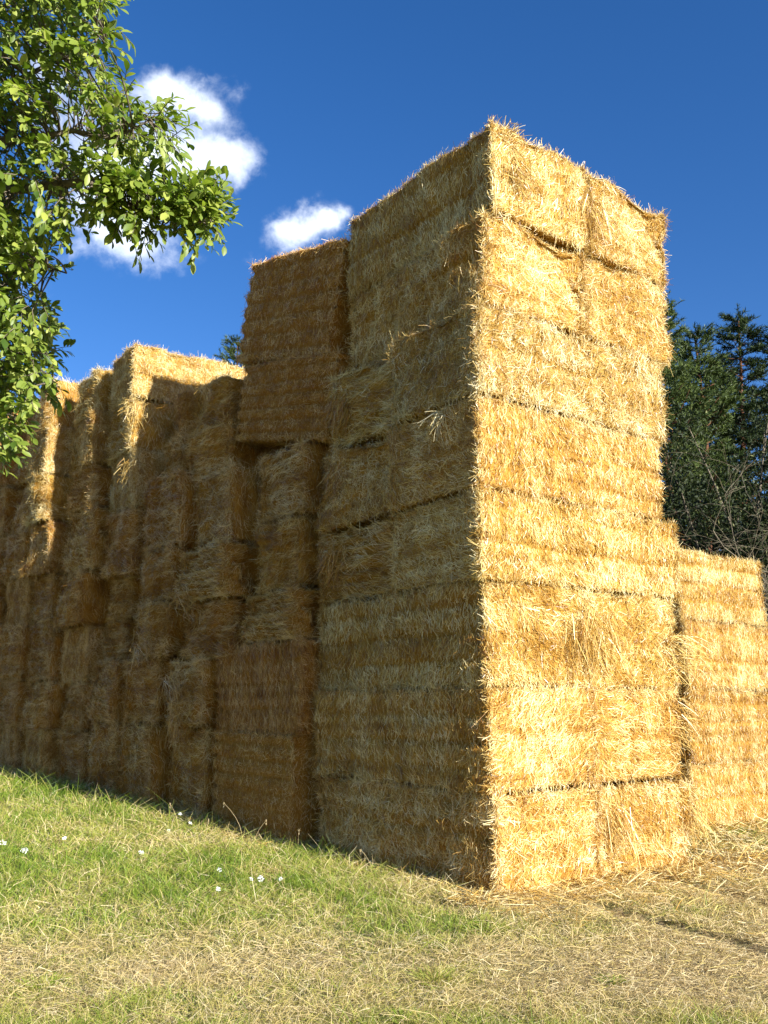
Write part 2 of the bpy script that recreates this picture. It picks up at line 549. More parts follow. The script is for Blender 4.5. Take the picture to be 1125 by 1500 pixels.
def bale_mesh(name, seed, style, dens):
    """L along X, W along Y, H along Z, centred. dens = straws per m2 on (X ends, Y sides, Z faces)"""
    r_ = np.random.default_rng(seed)
    half = np.array([BL, BW, BH]) / 2
    rad = np.array({'hairy': (0.12, 0.17, 0.045), 'side': (0.05, 0.05, 0.06)}.get(style, (0.045, 0.05, 0.036)))
    flakes = np.sort(r_.uniform(-half[0], half[0], 15))
    ftone = r_.normal(0, 0.085, 20)
    twine_y = np.array([-0.5, -0.3, -0.1, 0.1, 0.3, 0.5]) * (BW / 1.3)
    zg = {'striped': [(-0.02 + r_.uniform(-.04, .04), .11), (-.27, .05), (.22, .06)], 'smooth': [(r_.uniform(-.1, .1), .05), (.27, .035)], 'hairy': [(.1, .05), (-.2, .05)],
          'side': [], 'messy': [(r_.uniform(-.2, .2), .05)]}[style]
    zband = r_.normal(0, 0.15 if style == 'hairy' else 0.10, 14)
    hz = np.linspace(-.36, .36, 6) + r_.normal(0, .022, 6)
    gdepth = {'side': 0.10, 'striped': 0.022, 'smooth': 0.018, 'hairy': 0.02, 'messy': 0.012}[style]
    lump = {'side': 0.024, 'striped': 0.042, 'smooth': 0.040, 'hairy': 0.095, 'messy': 0.066}[style]

    def shape(p, flat_n):
        """box point -> rounded, lumpy surface; returns position and normal"""
        core = half - rad
        q = np.clip(p, -core, core)
        d = (p - q) / rad
        n_ = unit(np.where(np.linalg.norm(d, axis=1, keepdims=True) < 1e-6, flat_n, d))
        s = q + n_ * rad
        disp = lump * fbm(s, 1.9, seed, 2) + 0.5 * lump * vnoise(s, 7.0, seed + 3) + 0.006 * vnoise(s, 24.0, seed + 4)
        disp = disp - 0.5 * lump
        # strings press grooves into the ends and the flat faces
        gr = np.zeros(len(s))
        wob = 0.012 * vnoise(s, 3.0, seed + 9)
        for ty in twine_y:
            e = np.exp(-((s[:, 1] + wob - ty) / (0.03 if style == 'side' else 0.022)) ** 2)
            gr = np.maximum(gr, e * (np.abs(n_[:, 0]) * (gdepth > .05) + np.abs(n_[:, 2])) * (gdepth > .015))
            disp = disp - gdepth * e * np.clip(np.abs(n_[:, 0]) + np.abs(n_[:, 2]), 0, 1) * (0.6 + 0.4 * vnoise(s, 2.0, seed + 30))
        # flakes show as shallow seams on the long sides
        for fx in flakes:
            e = np.exp(-((s[:, 0] + wob * 1.5 - fx) / 0.014) ** 2)
            disp = disp - 0.013 * e * np.abs(n_[:, 1])
        if style == 'hairy':
            for z0 in hz:
                e = np.exp(-((s[:, 2] + wob * 2.5 + 0.03 * vnoise(s, 1.5, seed + 50) - z0) / 0.028) ** 2)
                gr = np.maximum(gr, e * np.abs(n_[:, 0]))
                disp = disp - 0.075 * e * np.abs(n_[:, 0]) * np.clip(0.7 + 0.9 * vnoise(s, 2.0, seed + 51), 0, 1.4)
        for z0, zd in zg:
            e = np.exp(-((s[:, 2] + wob * 1.6 - z0) / 0.032) ** 2)
            gr = np.maximum(gr, e * np.abs(n_[:, 1]) * min(1, zd / .06))
            disp = disp - zd * e * np.abs(n_[:, 1]) * np.clip(0.8 + 0.9 * vnoise(s, 1.1, seed + 44), 0, 1.4)
        return s + n_ * disp[:, None], n_, gr

    mb = MB()
    # core
    for ax in range(3):
        o1, o2 = (ax + 1) % 3, (ax + 2) % 3
        n1, n2 = [max(6, int(2 * half[k] / 0.045)) for k in (o1, o2)]
        g1 = np.linspace(-half[o1], half[o1], n1 + 1)
        g2 = np.linspace(-half[o2], half[o2], n2 + 1)
        A, B_ = np.meshgrid(g1, g2, indexing='ij')
        for sg in (-1, 1):
            p = np.zeros((A.size, 3))
            p[:, o1], p[:, o2], p[:, ax] = A.ravel(), B_.ravel(), sg * half[ax]
            fn = np.zeros(3); fn[ax] = sg
            s, _, _ = shape(p, fn)
            i0 = (np.arange(n1)[:, None] * (n2 + 1) + np.arange(n2)[None]).ravel()
            Fq = np.stack([i0, i0 + n2 + 1, i0 + n2 + 2, i0 + 1], 1)
            if sg < 0: Fq = Fq[:, ::-1]
            mb.add(s - fn * 0.004, Fq, 0.5, 1, True)
    # straws
    for ax in range(3):
        o1, o2 = (ax + 1) % 3, (ax + 2) % 3
        for sg in (-1, 1):
            area = 4 * half[o1] * half[o2]
            n = int(area * dens[ax])
            p = np.zeros((n, 3))
            p[:, o1] = r_.uniform(-half[o1], half[o1], n)
            p[:, o2] = r_.uniform(-half[o2], half[o2], n)
            # a share of the straws crowd the edges
            ne = int(n * 0.10)
            k = r_.integers(0, 2, ne)
            e_ax = np.where(k == 0, o1, o2)
            p[np.arange(ne), e_ax] = r_.choice([-1, 1], ne) * (half[e_ax] - np.abs(r_.normal(0, 0.035, ne)))
            p[:, ax] = sg * half[ax]
            fn = np.zeros(3); fn[ax] = sg
            s, nn, gr = shape(p, fn)
            kp = r_.random(n) > gr * 0.85
            s, nn = s[kp], nn[kp]
            n = len(s)
            ta = np.zeros(3); ta[o1] = 1.0
            tb = np.zeros(3); tb[o2] = 1.0
            swirl = vnoise(s, 1.6, seed + 60 + ax) * 1.1 + vnoise(s, 5.0, seed + 61 + ax) * 0.7
            if ax == 0:      # ends: long hairs lying across (horizontal, along Y)
                main = 0.0 if style in ('hairy', 'side') else 0.9
                spread = {'hairy': 0.42, 'messy': 1.2}.get(style, 0.6)
                ang = main + swirl * {'hairy': 0.5, 'messy': 1.3}.get(style, 0.8) + r_.normal(0, spread, n)
            elif ax == 1:    # cut sides: vertical tendency (o1 = z, o2 = x)
                ang = 0.0 + swirl * {'messy': 1.3, 'hairy': 1.2}.get(style, 0.55) + r_.normal(0, 0.45 if style != 'messy' else 0.8, n)
            else:
                ang = math.pi / 2 * r_.integers(0, 2, n) + swirl + r_.normal(0, 0.7, n)
            ang = ang + math.pi * r_.integers(0, 2, n)
            tan = np.cos(ang)[:, None] * ta + np.sin(ang)[:, None] * tb
            tan = unit(tan - nn * np.sum(tan * nn, 1, keepdims=True))
            lift = np.abs(r_.normal(0, 0.20, n)) + 0.02
            wild = r_.random(n)
            lift = np.where(wild > 0.93, r_.uniform(0.4, 1.1, n), lift)
            edge = np.abs(nn).max(1) < 0.93
            lift = np.where(edge & (wild > 0.45), r_.uniform(0.3, 1.15, n), lift)
            d = unit(tan * np.cos(lift)[:, None] + nn * np.sin(lift)[:, None])
            L = r_.gamma(3.0, 0.026 if style == 'hairy' else 0.019 if style == 'messy' or ax == 0 else 0.014, n) + 0.022
            if style == 'hairy': L = L * np.where(np.abs(nn[:, 0]) > 0.5, 1.7, 1.2)
            L = np.where(lift > 0.35, np.minimum(L, 0.13 if style in ('messy', 'hairy') else 0.10), np.minimum(L, 0.34))
            wdt = r_.uniform(0.0025, 0.0056, n)
            roll = r_.normal(0, 0.7, n)
            s1 = unit(np.cross(d, nn) + 1e-6)
            s2 = np.cross(d, s1)
            side = s1 * np.cos(roll)[:, None] + s2 * np.sin(roll)[:, None]
            bend = -nn * (L * np.clip(lift, 0, 0.6) * 0.5)[:, None] + r_.normal(0, 1, (n, 3)) * (L * 0.13)[:, None]
            # own colour of the straw: clumps of pale and of brown, weathered stalks
            tn = 0.635 + 0.13 * vnoise(s, 2.2, seed + 70) + 0.19 * vnoise(s, 8.0, seed + 71) + 0.17 * vnoise(s, 22.0, seed + 72) + r_.normal(0, 0.20, n)
            fk = np.searchsorted(flakes, s[:, 0]) if ax != 0 else (s[:, 1] * 5 + 0.4 * swirl).astype(int) + 9
            tn = tn + ftone[np.clip(fk, 0, 19)] * 0.8 + zband[np.clip(((s[:, 2] + 0.03 * swirl) / BH + .5) * 13, 0, 13).astype(int)] * (1.0 if ax != 2 else 0.0)
            tn = np.where(r_.random(n) > 0.95, tn + 0.25, tn)
            start = s - nn * 0.006 - d * (L * 0.35)[:, None] * (lift < 0.35)[:, None]
            start = start + nn * r_.uniform(0, 0.012, n)[:, None]
            ribbons(mb, start, d, L, wdt, side, bend, np.clip(tn, 0.02, 1), 0)
    return mb.mesh(name, [M_straw, M_core])


D1, D2 = 6000, 6400
BANK = {
    'striped': [bale_mesh('bale_striped', 101, 'striped', (D1, D2, 900)), bale_mesh('bale_striped', 102, 'striped', (D1, D2, 900))],
    'smooth': [bale_mesh('bale_smooth', 111, 'smooth', (D1, D2, 900)), bale_mesh('bale_smooth', 112, 'smooth', (D1, D2, 900))],
    'messy': [bale_mesh('bale_messy', 121, 'messy', (D1, D2, 900)), bale_mesh('bale_messy', 122, 'messy', (D1, D2, 900))],
    'hairy': [bale_mesh('bale_hairy', 131, 'hairy', (3600, 1500, 600)), bale_mesh('bale_hairy', 132, 'hairy', (3600, 1500, 600)), bale_mesh('bale_hairy', 133, 'hairy', (3600, 1500, 600)), bale_mesh('bale_hairy', 134, 'hairy', (3600, 1500, 600))],
    'side': [bale_mesh('bale_on_side', 141, 'side', (2200, 1600, 3000))],
}
U3, W3, Z3 = Vector((U[0], U[1], 0)), Vector((W[0], W[1], 0)), Vector((0, 0, 1))
TINT = {'wall_sunlit': (0.92, 0.86, 0.74), 'gold': (1.03, 0.985, 0.88), 'olive': (0.87, 0.73, 0.50), 'brown': (0.86, 0.68, 0.48), 'dun': (0.92, 0.78, 0.58), 'pale': (1.0, 1.03, 1.08)}  # brown, dun, olive: browner straw plus painted shade; brighter tint for wall's sunlit parts
bale_count = {}


def bale(style, a0, a1, b0, b1, z0, z1, along, label, group, tint='gold', turn=0.0, lie=0.0, jit=None, flip=None):
    if jit is None: jit = 2.6 if style in ('hairy', 'messy') and b0 > 2.9 else 1.2
    if b0 > 4: a0 = a0 + rng.normal(0, 0.05)
    """one bale filling the block a0..a1 (sunlit-face axis), b0..b1 (depth axis), z0..z1 above local ground"""
    k = bale_count.get(style, 0); bale_count[style] = k + 1
    me = BANK[style][k % len(BANK[style])]
    o = bpy.data.objects.new('straw_bale', me)
    COL.objects.link(o)
    z0, z1 = z0 - 0.008, z1 + (0.006 if along == 'w' else 0.0)
    if b0 < 2.5 and a1 < 4: a0, a1, b0, b1 = a0 - 0.04, a1 + 0.02, b0 - 0.04, b1 + 0.01
    if b0 > 4: b0, b1 = b0 + .045 + abs(rng.normal(0, .05)), b1 - .045 - abs(rng.normal(0, .05))
    da, db, dz = a1 - a0, b1 - b0, z1 - z0
    c = P0 + U * (a0 + a1) / 2 + W * (b0 + b1) / 2
    cz = (z0 + z1) / 2
    rot = Matrix.Rotation(turn, 3, 'Z')
    Ax, Ay = rot @ U3, rot @ W3
    if along == 'u': X, Y, Ln, Wn = Ax, Ay, da, db
    else: X, Y, Ln, Wn = Ay, -Ax, db, da
    Z = Z3.copy()
    side = style == 'side'
    f1, f2 = rng.choice([-1, 1]), rng.choice([-1, 1])
    if flip is not None: f1, f2 = flip
    X, Y = X * f1, Y * f1
    if f2 < 0: Y, Z = -Y, -Z
    if side:                       # lying on its side: width upright, thickness into the stack
        sx, sy, sz = Ln / BL, dz / BW, Wn / BH
        Y, Z = Z, -Y
    else:
        sx, sy, sz = Ln / BL, Wn / BW, dz / BH
    m3 = Matrix((X, Y, Z)).transposed()
    w_ = Matrix.Rotation(rng.normal(0, 0.012) * jit, 3, 'Z') @ Matrix.Rotation(rng.normal(0, 0.008) * jit + lie, 3, Vector((U3))) @ m3
    m4 = w_.to_4x4()
    m4.translation = Vector((c[0] + rng.normal(0, .008), c[1] + rng.normal(0, .008), cz))
    o.matrix_world = m4 @ Matrix.Diagonal((sx, sy, sz, 1))
    tc_ = np.array(TINT[tint]) * rng.uniform(0.93, 1.05)
    o.color = (float(tc_[0]), float(tc_[1] * rng.uniform(0.98, 1.02)), float(tc_[2]), 1)
    tag(o, label, 'straw bale', group)
    return o


# --- the tall near tower: eight courses, two bales in each
G_T = 'straw bales of the tall near tower'
ORD = ['bottom', 'second', 'third', 'fourth', 'fifth', 'sixth', 'seventh', 'top']
zc = [-0.03, 0.85, 1.77, 2.76, 3.63, 4.56, 5.51, 6.50, 7.54]
ext = [  # a0, a1, b0, b1, along, styles
    (-0.02, 2.74, -0.05, 2.78, 'w', 'messy', 'striped'),
    (-0.02, 2.74, -0.01, 2.86, 'w', 'striped', 'smooth'),
    (0.01, 2.76, 0.02, 2.86, 'w', 'striped', 'messy'),
    (-0.02, 2.84, -0.02, 2.84, 'u', 'smooth', 'hairy'),
    (-0.06, 2.62, -0.02, 2.76, 'u', 'smooth', 'messy'),
    (-0.09, 2.72, -0.03, 2.64, 'u', 'messy', 'hairy'),
    (0.06, 2.91, -0.06, 2.40, 'w', 'messy', 'messy'),
    (0.13, 2.95, -0.10, 2.40, 'w', 'smooth', 'messy')]
T_LOOK = {
    0: ('left bale of the bottom course of the tall tower', 'right bale of the bottom course of the tall tower, shaggy'),
    1: ('left bale of the second course from the ground in the tall tower', 'right bale of the second course from the ground in the tall tower'),
    2: ('left bale of the third course from the ground in the tall tower', 'right bale of the third course from the ground in the tall tower'),
    3: ('long front bale of the fourth course from the ground in the tall tower', 'back bale of the fourth course from the ground in the tall tower'),
    4: ('long front bale of the fifth course from the ground in the tall tower', 'back bale of the fifth course from the ground in the tall tower'),
    5: ('long pale front bale of the sixth course from the ground in the tall tower', 'back bale of the sixth course from the ground in the tall tower'),
    6: ('left bale of the second course from the top of the tall tower', 'right bale of the second course from the top of the tall tower'),
    7: ('topmost bale at the peak corner of the tall tower, with loose straw on its corner', 'topmost bale on the right of the tall tower, its top edge a step lower')}
TB = {}
for i, (a0, a1, b0, b1, al, s1, s2) in enumerate(ext):
    z0, z1 = zc[i], zc[i + 1]
    la, lb = T_LOOK[i]
    if al == 'w':
        am = (a0 + a1) / 2 + 0.02
        TB[i, 0] = bale(s1, a0, am - .005, b0, b1, z0 + 0.01, z1, 'w', la, G_T, 'gold')
        TB[i, 1] = bale(s2, am + .005, a1, b0 + rng.uniform(0, .04), b1, z0 + 0.01, z1 - (0.06 if i == 7 else 0), 'w', lb, G_T, 'gold')
    else:
        bm = (b0 + b1) / 2
        TB[i, 0] = bale(s1, a0, a1, b0, bm - .005, z0 + 0.01, z1 - 0.005, 'u', la, G_T, 'pale' if i == 5 else 'gold')
        TB[i, 1] = bale(s2, a0 + 0.03, a1, bm + .005, b1, z0 + 0.01, z1 - 0.03, 'u', lb, G_T, 'gold')

# --- the lower stack on the right
G_R = 'straw bales of the low stack right of the tall tower'
zr = [0.04, 0.86, 1.84, 2.78, 3.76]
for i, (lab, st) in enumerate([('bottom bale of the low right-hand stack, resting on the grass', 'smooth'), ('second bale from the ground in the low right-hand stack', 'striped'),
                               ('third bale from the ground in the low right-hand stack', 'smooth'), ('top bale of the low right-hand stack, under the dark pine trees', 'striped')]):
    bale(st, 4.92 + rng.uniform(-.05, .05), 7.04 + (0.10 if i < 3 else -0.04), 1.4, 2.75, zr[i], zr[i + 1] - 0.01, 'u', lab, G_R, 'gold')

# --- the block just behind the tower
G_B = 'brown straw bales of the stack just behind the tall tower'


bale('side', -0.02, 1.0, 2.57, 5.15, 6.18, 7.68, 'w', 'brown topmost bale leaning behind the tall tower, with a sunlit rim', G_B, 'brown', lie=R(15.5), jit=0)
bale('side', -0.06, 0.96, 2.60, 5.12, 5.03, 6.13, 'w', 'grooved brown bale leaning directly under the topmost one behind the tall tower', G_B, 'brown', lie=R(13), jit=0)
for z0, z1, a, b0, b1, lab in [(3.92, 4.84, -0.16, 3.12, 4.28, 'shaggy bale end directly under the turned brown block behind the tall tower'),
                               (3.02, 3.90, -0.18, 3.16, 4.25, 'bale end second below the turned brown block behind the tall tower'),
                               (2.38, 3.00, -0.26, 2.98, 4.36, 'squashed bulging bale end above the two long bales at the foot behind the tall tower')]:
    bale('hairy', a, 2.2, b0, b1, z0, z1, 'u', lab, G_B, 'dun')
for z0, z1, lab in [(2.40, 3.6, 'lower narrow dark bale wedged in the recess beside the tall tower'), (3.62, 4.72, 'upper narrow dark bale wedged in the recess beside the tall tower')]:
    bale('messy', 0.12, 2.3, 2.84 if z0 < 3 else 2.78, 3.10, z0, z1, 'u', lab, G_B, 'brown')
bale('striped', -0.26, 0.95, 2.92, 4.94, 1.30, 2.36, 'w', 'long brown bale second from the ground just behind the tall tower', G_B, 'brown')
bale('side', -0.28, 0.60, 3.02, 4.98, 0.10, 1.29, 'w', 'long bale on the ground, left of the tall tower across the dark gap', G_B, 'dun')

# --- the stepped wall of bale ends running away to the left
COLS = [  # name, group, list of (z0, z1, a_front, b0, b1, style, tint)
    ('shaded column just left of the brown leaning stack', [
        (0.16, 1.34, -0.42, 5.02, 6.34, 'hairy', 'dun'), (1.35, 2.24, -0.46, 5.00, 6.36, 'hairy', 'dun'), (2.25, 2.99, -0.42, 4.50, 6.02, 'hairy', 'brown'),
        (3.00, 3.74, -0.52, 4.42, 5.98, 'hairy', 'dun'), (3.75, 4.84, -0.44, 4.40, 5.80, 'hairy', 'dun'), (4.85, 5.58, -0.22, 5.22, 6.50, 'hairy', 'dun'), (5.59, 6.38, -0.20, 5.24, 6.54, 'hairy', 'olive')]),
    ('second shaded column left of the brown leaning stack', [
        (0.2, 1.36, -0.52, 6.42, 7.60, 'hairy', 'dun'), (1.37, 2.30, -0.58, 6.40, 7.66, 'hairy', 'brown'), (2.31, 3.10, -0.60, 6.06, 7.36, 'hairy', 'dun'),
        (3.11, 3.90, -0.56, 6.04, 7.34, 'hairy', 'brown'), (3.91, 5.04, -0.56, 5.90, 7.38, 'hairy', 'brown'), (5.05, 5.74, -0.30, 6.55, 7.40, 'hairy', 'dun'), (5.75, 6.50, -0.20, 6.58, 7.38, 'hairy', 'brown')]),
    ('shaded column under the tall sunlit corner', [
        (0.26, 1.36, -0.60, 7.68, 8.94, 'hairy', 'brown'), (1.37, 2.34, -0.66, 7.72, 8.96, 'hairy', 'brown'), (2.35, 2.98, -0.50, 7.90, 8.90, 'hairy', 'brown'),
        (2.99, 3.66, -0.46, 7.92, 8.90, 'hairy', 'brown'), (3.67, 4.72, -0.64, 7.46, 8.84, 'hairy', 'brown'), (4.73, 5.66, -0.62, 7.44, 8.80, 'messy', 'wall_sunlit'),
        (5.67, 6.58, -0.70, 7.42, 8.82, 'hairy', 'wall_sunlit'), (6.59, 7.50, -0.66, 7.46, 8.80, 'messy', 'wall_sunlit')]),
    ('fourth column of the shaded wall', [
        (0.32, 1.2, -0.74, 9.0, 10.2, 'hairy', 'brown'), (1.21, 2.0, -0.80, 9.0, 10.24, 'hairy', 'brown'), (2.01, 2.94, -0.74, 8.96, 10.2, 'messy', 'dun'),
        (2.95, 3.86, -0.82, 8.94, 10.18, 'hairy', 'brown'), (3.87, 4.96, -0.86, 8.90, 10.16, 'hairy', 'dun'), (4.97, 5.72, -0.86, 8.90, 10.2, 'hairy', 'brown'), (5.73, 6.62, -0.80, 8.90, 10.22, 'messy', 'wall_sunlit'), (6.63, 7.46, -0.82, 8.92, 10.24, 'hairy', 'wall_sunlit')]),
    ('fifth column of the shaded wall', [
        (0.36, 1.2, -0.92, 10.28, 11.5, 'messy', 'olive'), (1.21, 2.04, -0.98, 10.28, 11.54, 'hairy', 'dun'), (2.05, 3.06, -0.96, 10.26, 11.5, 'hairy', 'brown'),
        (3.07, 3.96, -1.0, 10.24, 11.5, 'hairy', 'brown'), (3.97, 4.9, -1.14, 10.2, 11.5, 'messy', 'dun'), (4.91, 5.8, -1.12, 10.32, 11.5, 'hairy', 'wall_sunlit'),
        (5.81, 6.7, -1.24, 10.32, 11.5, 'messy', 'wall_sunlit'), (6.71, 7.64, -1.27, 10.34, 11.5, 'hairy', 'wall_sunlit')]),
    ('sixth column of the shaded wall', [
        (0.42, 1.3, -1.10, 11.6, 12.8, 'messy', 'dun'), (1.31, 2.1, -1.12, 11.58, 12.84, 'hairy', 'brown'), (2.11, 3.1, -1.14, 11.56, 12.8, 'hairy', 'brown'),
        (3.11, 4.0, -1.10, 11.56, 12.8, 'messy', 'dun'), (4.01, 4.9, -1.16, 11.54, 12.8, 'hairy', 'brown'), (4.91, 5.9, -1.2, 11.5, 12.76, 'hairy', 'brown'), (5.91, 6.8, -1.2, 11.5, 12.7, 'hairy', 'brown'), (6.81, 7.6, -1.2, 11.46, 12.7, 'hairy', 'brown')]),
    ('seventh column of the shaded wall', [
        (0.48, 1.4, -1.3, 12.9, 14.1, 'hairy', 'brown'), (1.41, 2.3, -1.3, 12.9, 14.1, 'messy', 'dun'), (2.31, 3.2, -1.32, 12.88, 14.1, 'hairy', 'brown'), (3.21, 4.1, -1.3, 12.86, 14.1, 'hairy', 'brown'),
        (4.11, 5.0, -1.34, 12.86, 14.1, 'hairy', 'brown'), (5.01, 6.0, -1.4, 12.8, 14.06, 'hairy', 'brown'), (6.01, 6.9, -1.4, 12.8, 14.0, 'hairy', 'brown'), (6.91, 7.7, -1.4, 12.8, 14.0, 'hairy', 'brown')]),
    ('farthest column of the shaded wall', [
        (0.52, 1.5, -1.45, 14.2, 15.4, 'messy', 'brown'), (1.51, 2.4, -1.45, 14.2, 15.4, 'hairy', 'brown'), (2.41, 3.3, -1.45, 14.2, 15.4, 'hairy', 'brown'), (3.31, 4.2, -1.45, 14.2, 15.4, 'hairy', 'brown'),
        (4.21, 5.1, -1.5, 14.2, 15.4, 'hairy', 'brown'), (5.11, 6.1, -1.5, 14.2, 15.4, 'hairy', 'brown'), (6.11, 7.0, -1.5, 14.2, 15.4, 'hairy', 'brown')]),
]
WB = {}
for ci, (nm, rows) in enumerate(COLS):
    for ri, (z0, z1, a, b0, b1, st, ti) in enumerate(rows):
        if ri == 0: w0 = 'bottom bale on the ground'
        elif ri == len(rows) - 1: w0 = 'topmost bale'
        else: w0 = ['', 'second', 'third', 'fourth', 'fifth', 'sixth', 'seventh'][ri] + ' bale from the ground'
        w0 = '%s in the %s' % (w0, nm)
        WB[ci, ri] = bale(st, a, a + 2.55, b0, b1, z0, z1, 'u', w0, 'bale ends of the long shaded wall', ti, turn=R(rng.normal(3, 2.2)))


# --- loose tufts hanging from some bales (children of their bale)
def tuft(parent, a, b, z, n, L, main, spread, out, seed, tint=None, tonec=0.62, size=0.09, name='loose_tuft'):
    r_ = np.random.default_rng(seed)
    p2 = xy(a, b)[0]
    c = np.array([p2[0], p2[1], z])
    mb = MB()
    p = c + np.clip(r_.normal(0, 1, (n, 3)), -1.5, 1.5) * size * 0.9
    d = unit(np.array(main)[None] + r_.normal(0, spread, (n, 3)))
    Ls = L * r_.uniform(0.45, 1.15, n)
    side = unit(np.cross(d, r_.normal(0, 1, (n, 3))))
    bend = np.array([0, 0, -1.0])[None] * (Ls * 0.25)[:, None] + r_.normal(0, 1, (n, 3)) * (Ls * .12)[:, None]
    ribbons(mb, p, d, Ls, r_.uniform(.004, .008, n), side, bend, np.clip(r_.normal(tonec, 0.16, n), 0, 1), 0, seg=3)
    o = mb.obj(name, [M_straw])
    o.parent = parent
    bpy.context.view_layer.update()
    o.matrix_parent_inverse = parent.matrix_world.inverted()
    o.color = parent.color
    return o


bpy.context.view_layer.update()
uw = lambda a, b, z: tuple(np.append(a * U + b * W, z))
tuft(TB[7, 0], 0.36, -0.08, 7.44, 260, 0.15, uw(0.3, -0.5, 0.2), 0.7, 0, 1, size=0.09)
tuft(TB[7, 0], 0.42, -0.12, 7.1, 220, 0.28, uw(0.5, -0.2, -0.9), 0.45, 0, 2, tonec=.5, size=0.11)
tuft(TB[7, 1], 1.60, -0.10, 7.0, 240, 0.30, uw(0.1, -0.15, -1), 0.28, 0, 3, tonec=.52, size=0.11)
tuft(TB[7, 1], 2.8, -0.06, 7.30, 100, 0.11, uw(0.4, -0.4, 0.6), 0.6, 0, 4, size=0.08)
tuft(TB[2, 1], 1.46, 0.0, 2.4, 300, 0.34, uw(0.25, -0.15, -1), 0.35, 0, 5, size=0.14)
tuft(TB[2, 0], 1.25, 0.0, 2.35, 200, 0.28, uw(-0.1, -0.15, -1), 0.4, 0, 6, tonec=.5, size=0.12)
tuft(TB[0, 1], 1.55, -0.02, 0.55, 260, 0.32, uw(0.25, -0.15, -1), 0.35, 0, 7, size=0.14)
tuft(TB[0, 1], 2.7, -0.02, 0.55, 260, 0.30, uw(0.35, -0.1, -0.7), 0.5, 0, 8, size=0.14)
tuft(TB[2, 1], 2.75, -0.02, 2.2, 260, 0.26, uw(0.8, -0.15, -0.3), 0.5, 0, 9, size=0.14)
tuft(TB[1, 1], 2.74, -0.02, 1.5, 220, 0.26, uw(0.8, -0.15, -0.3), 0.5, 0, 10, size=0.14)
tuft(TB[5, 0], -0.12, 0.5, 4.42, 60, 0.20, uw(-0.4, -0.1, -0.4), 0.5, 0, 11, tonec=.95, size=0.05)
tuft(WB[0, 6], -0.24, 5.75, 6.25, 46, 0.24, uw(-0.35, -0.5, -0.35), 0.28, 0, 12, tonec=1.0, size=0.06)
tuft(WB[0, 3], -0.42, 5.6, 3.05, 260, 0.30, uw(-0.06, -0.9, -0.3), 0.28, 0, 13, tonec=.55, size=0.14)
tuft(WB[1, 2], -0.52, 6.7, 2.5, 300, 0.32, uw(-0.06, -0.9, -0.3), 0.28, 0, 14, tonec=.6, size=0.16)
tuft(WB[0, 1], -0.40, 5.9, 1.9, 260, 0.32, uw(-0.06, -0.8, -0.6), 0.26, 0, 15, tonec=.66, size=0.13)
tuft(WB[0, 1], -0.40, 5.7, 1.5, 200, 0.26, uw(-0.08, -0.1, -0.9), 0.35, 0, 16, tonec=.6, size=0.12)
tuft(WB[2, 6], -0.62, 7.5, 6.3, 260, 0.16, uw(-0.3, -0.4, -0.6), 0.5, 0, 17, tonec=.65, size=0.14)
tuft(WB[2, 5], -0.58, 7.5, 5.3, 200, 0.16, uw(-0.3, -0.4, -0.6), 0.5, 0, 18, tonec=.65, size=0.14)
tuft(WB[1, 6], -0.16, 6.8, 6.4, 200, 0.18, uw(-0.3, -0.4, -0.4), 0.5, 0, 19, tonec=.5, size=0.14)
tuft(TB[3, 1], 0.03, 2.5, 3.3, 300, 0.20, uw(-0.05, 0.5, -0.9), 0.35, 0, 20, tonec=.35, size=0.12)
tuft(TB[4, 1], 0.0, 2.4, 4.2, 300, 0.20, uw(-0.05, 0.5, -0.9), 0.4, 0, 21, tonec=.35, size=0.12)
tuft(TB[5, 1], 0.0, 2.35, 5.1, 300, 0.20, uw(-0.05, 0.5, -0.9), 0.4, 0, 22, tonec=.35, size=0.12)


# ------------------------------------------------------------------ grass, dead straw, litter
FOOT = [(-0.02, 3.0, -0.02, 2.9), (-0.35, 1.2, 2.9, 5.0), (-0.4, 2.2, 5.0, 7.6), (-0.6, 2.0, 7.6, 10.2), (-0.95, 2, 10.2, 12.8), (-1.35, 2, 12.8, 15.6), (4.9, 7.1, 1.4, 2.8)]


def inside(p):
    a, b = (p - P0) @ U, (p - P0) @ W
    m_ = np.zeros(len(p), bool)
    for a0, a1, b0, b1 in FOOT:
        m_ |= (a > a0) & (a < a1) & (b > b0) & (b < b1)
    return m_


def scatter(n, r0=3.9, r1=27.0, half=R(42), power=1.0):
    s = rng.random(n)
    r_ = r0 * (r1 / r0) ** s
    az = rng.uniform(-half, half, n)
    p = np.c_[r_ * np.sin(az), r_ * np.cos(az)]
    return p[~inside(p)]


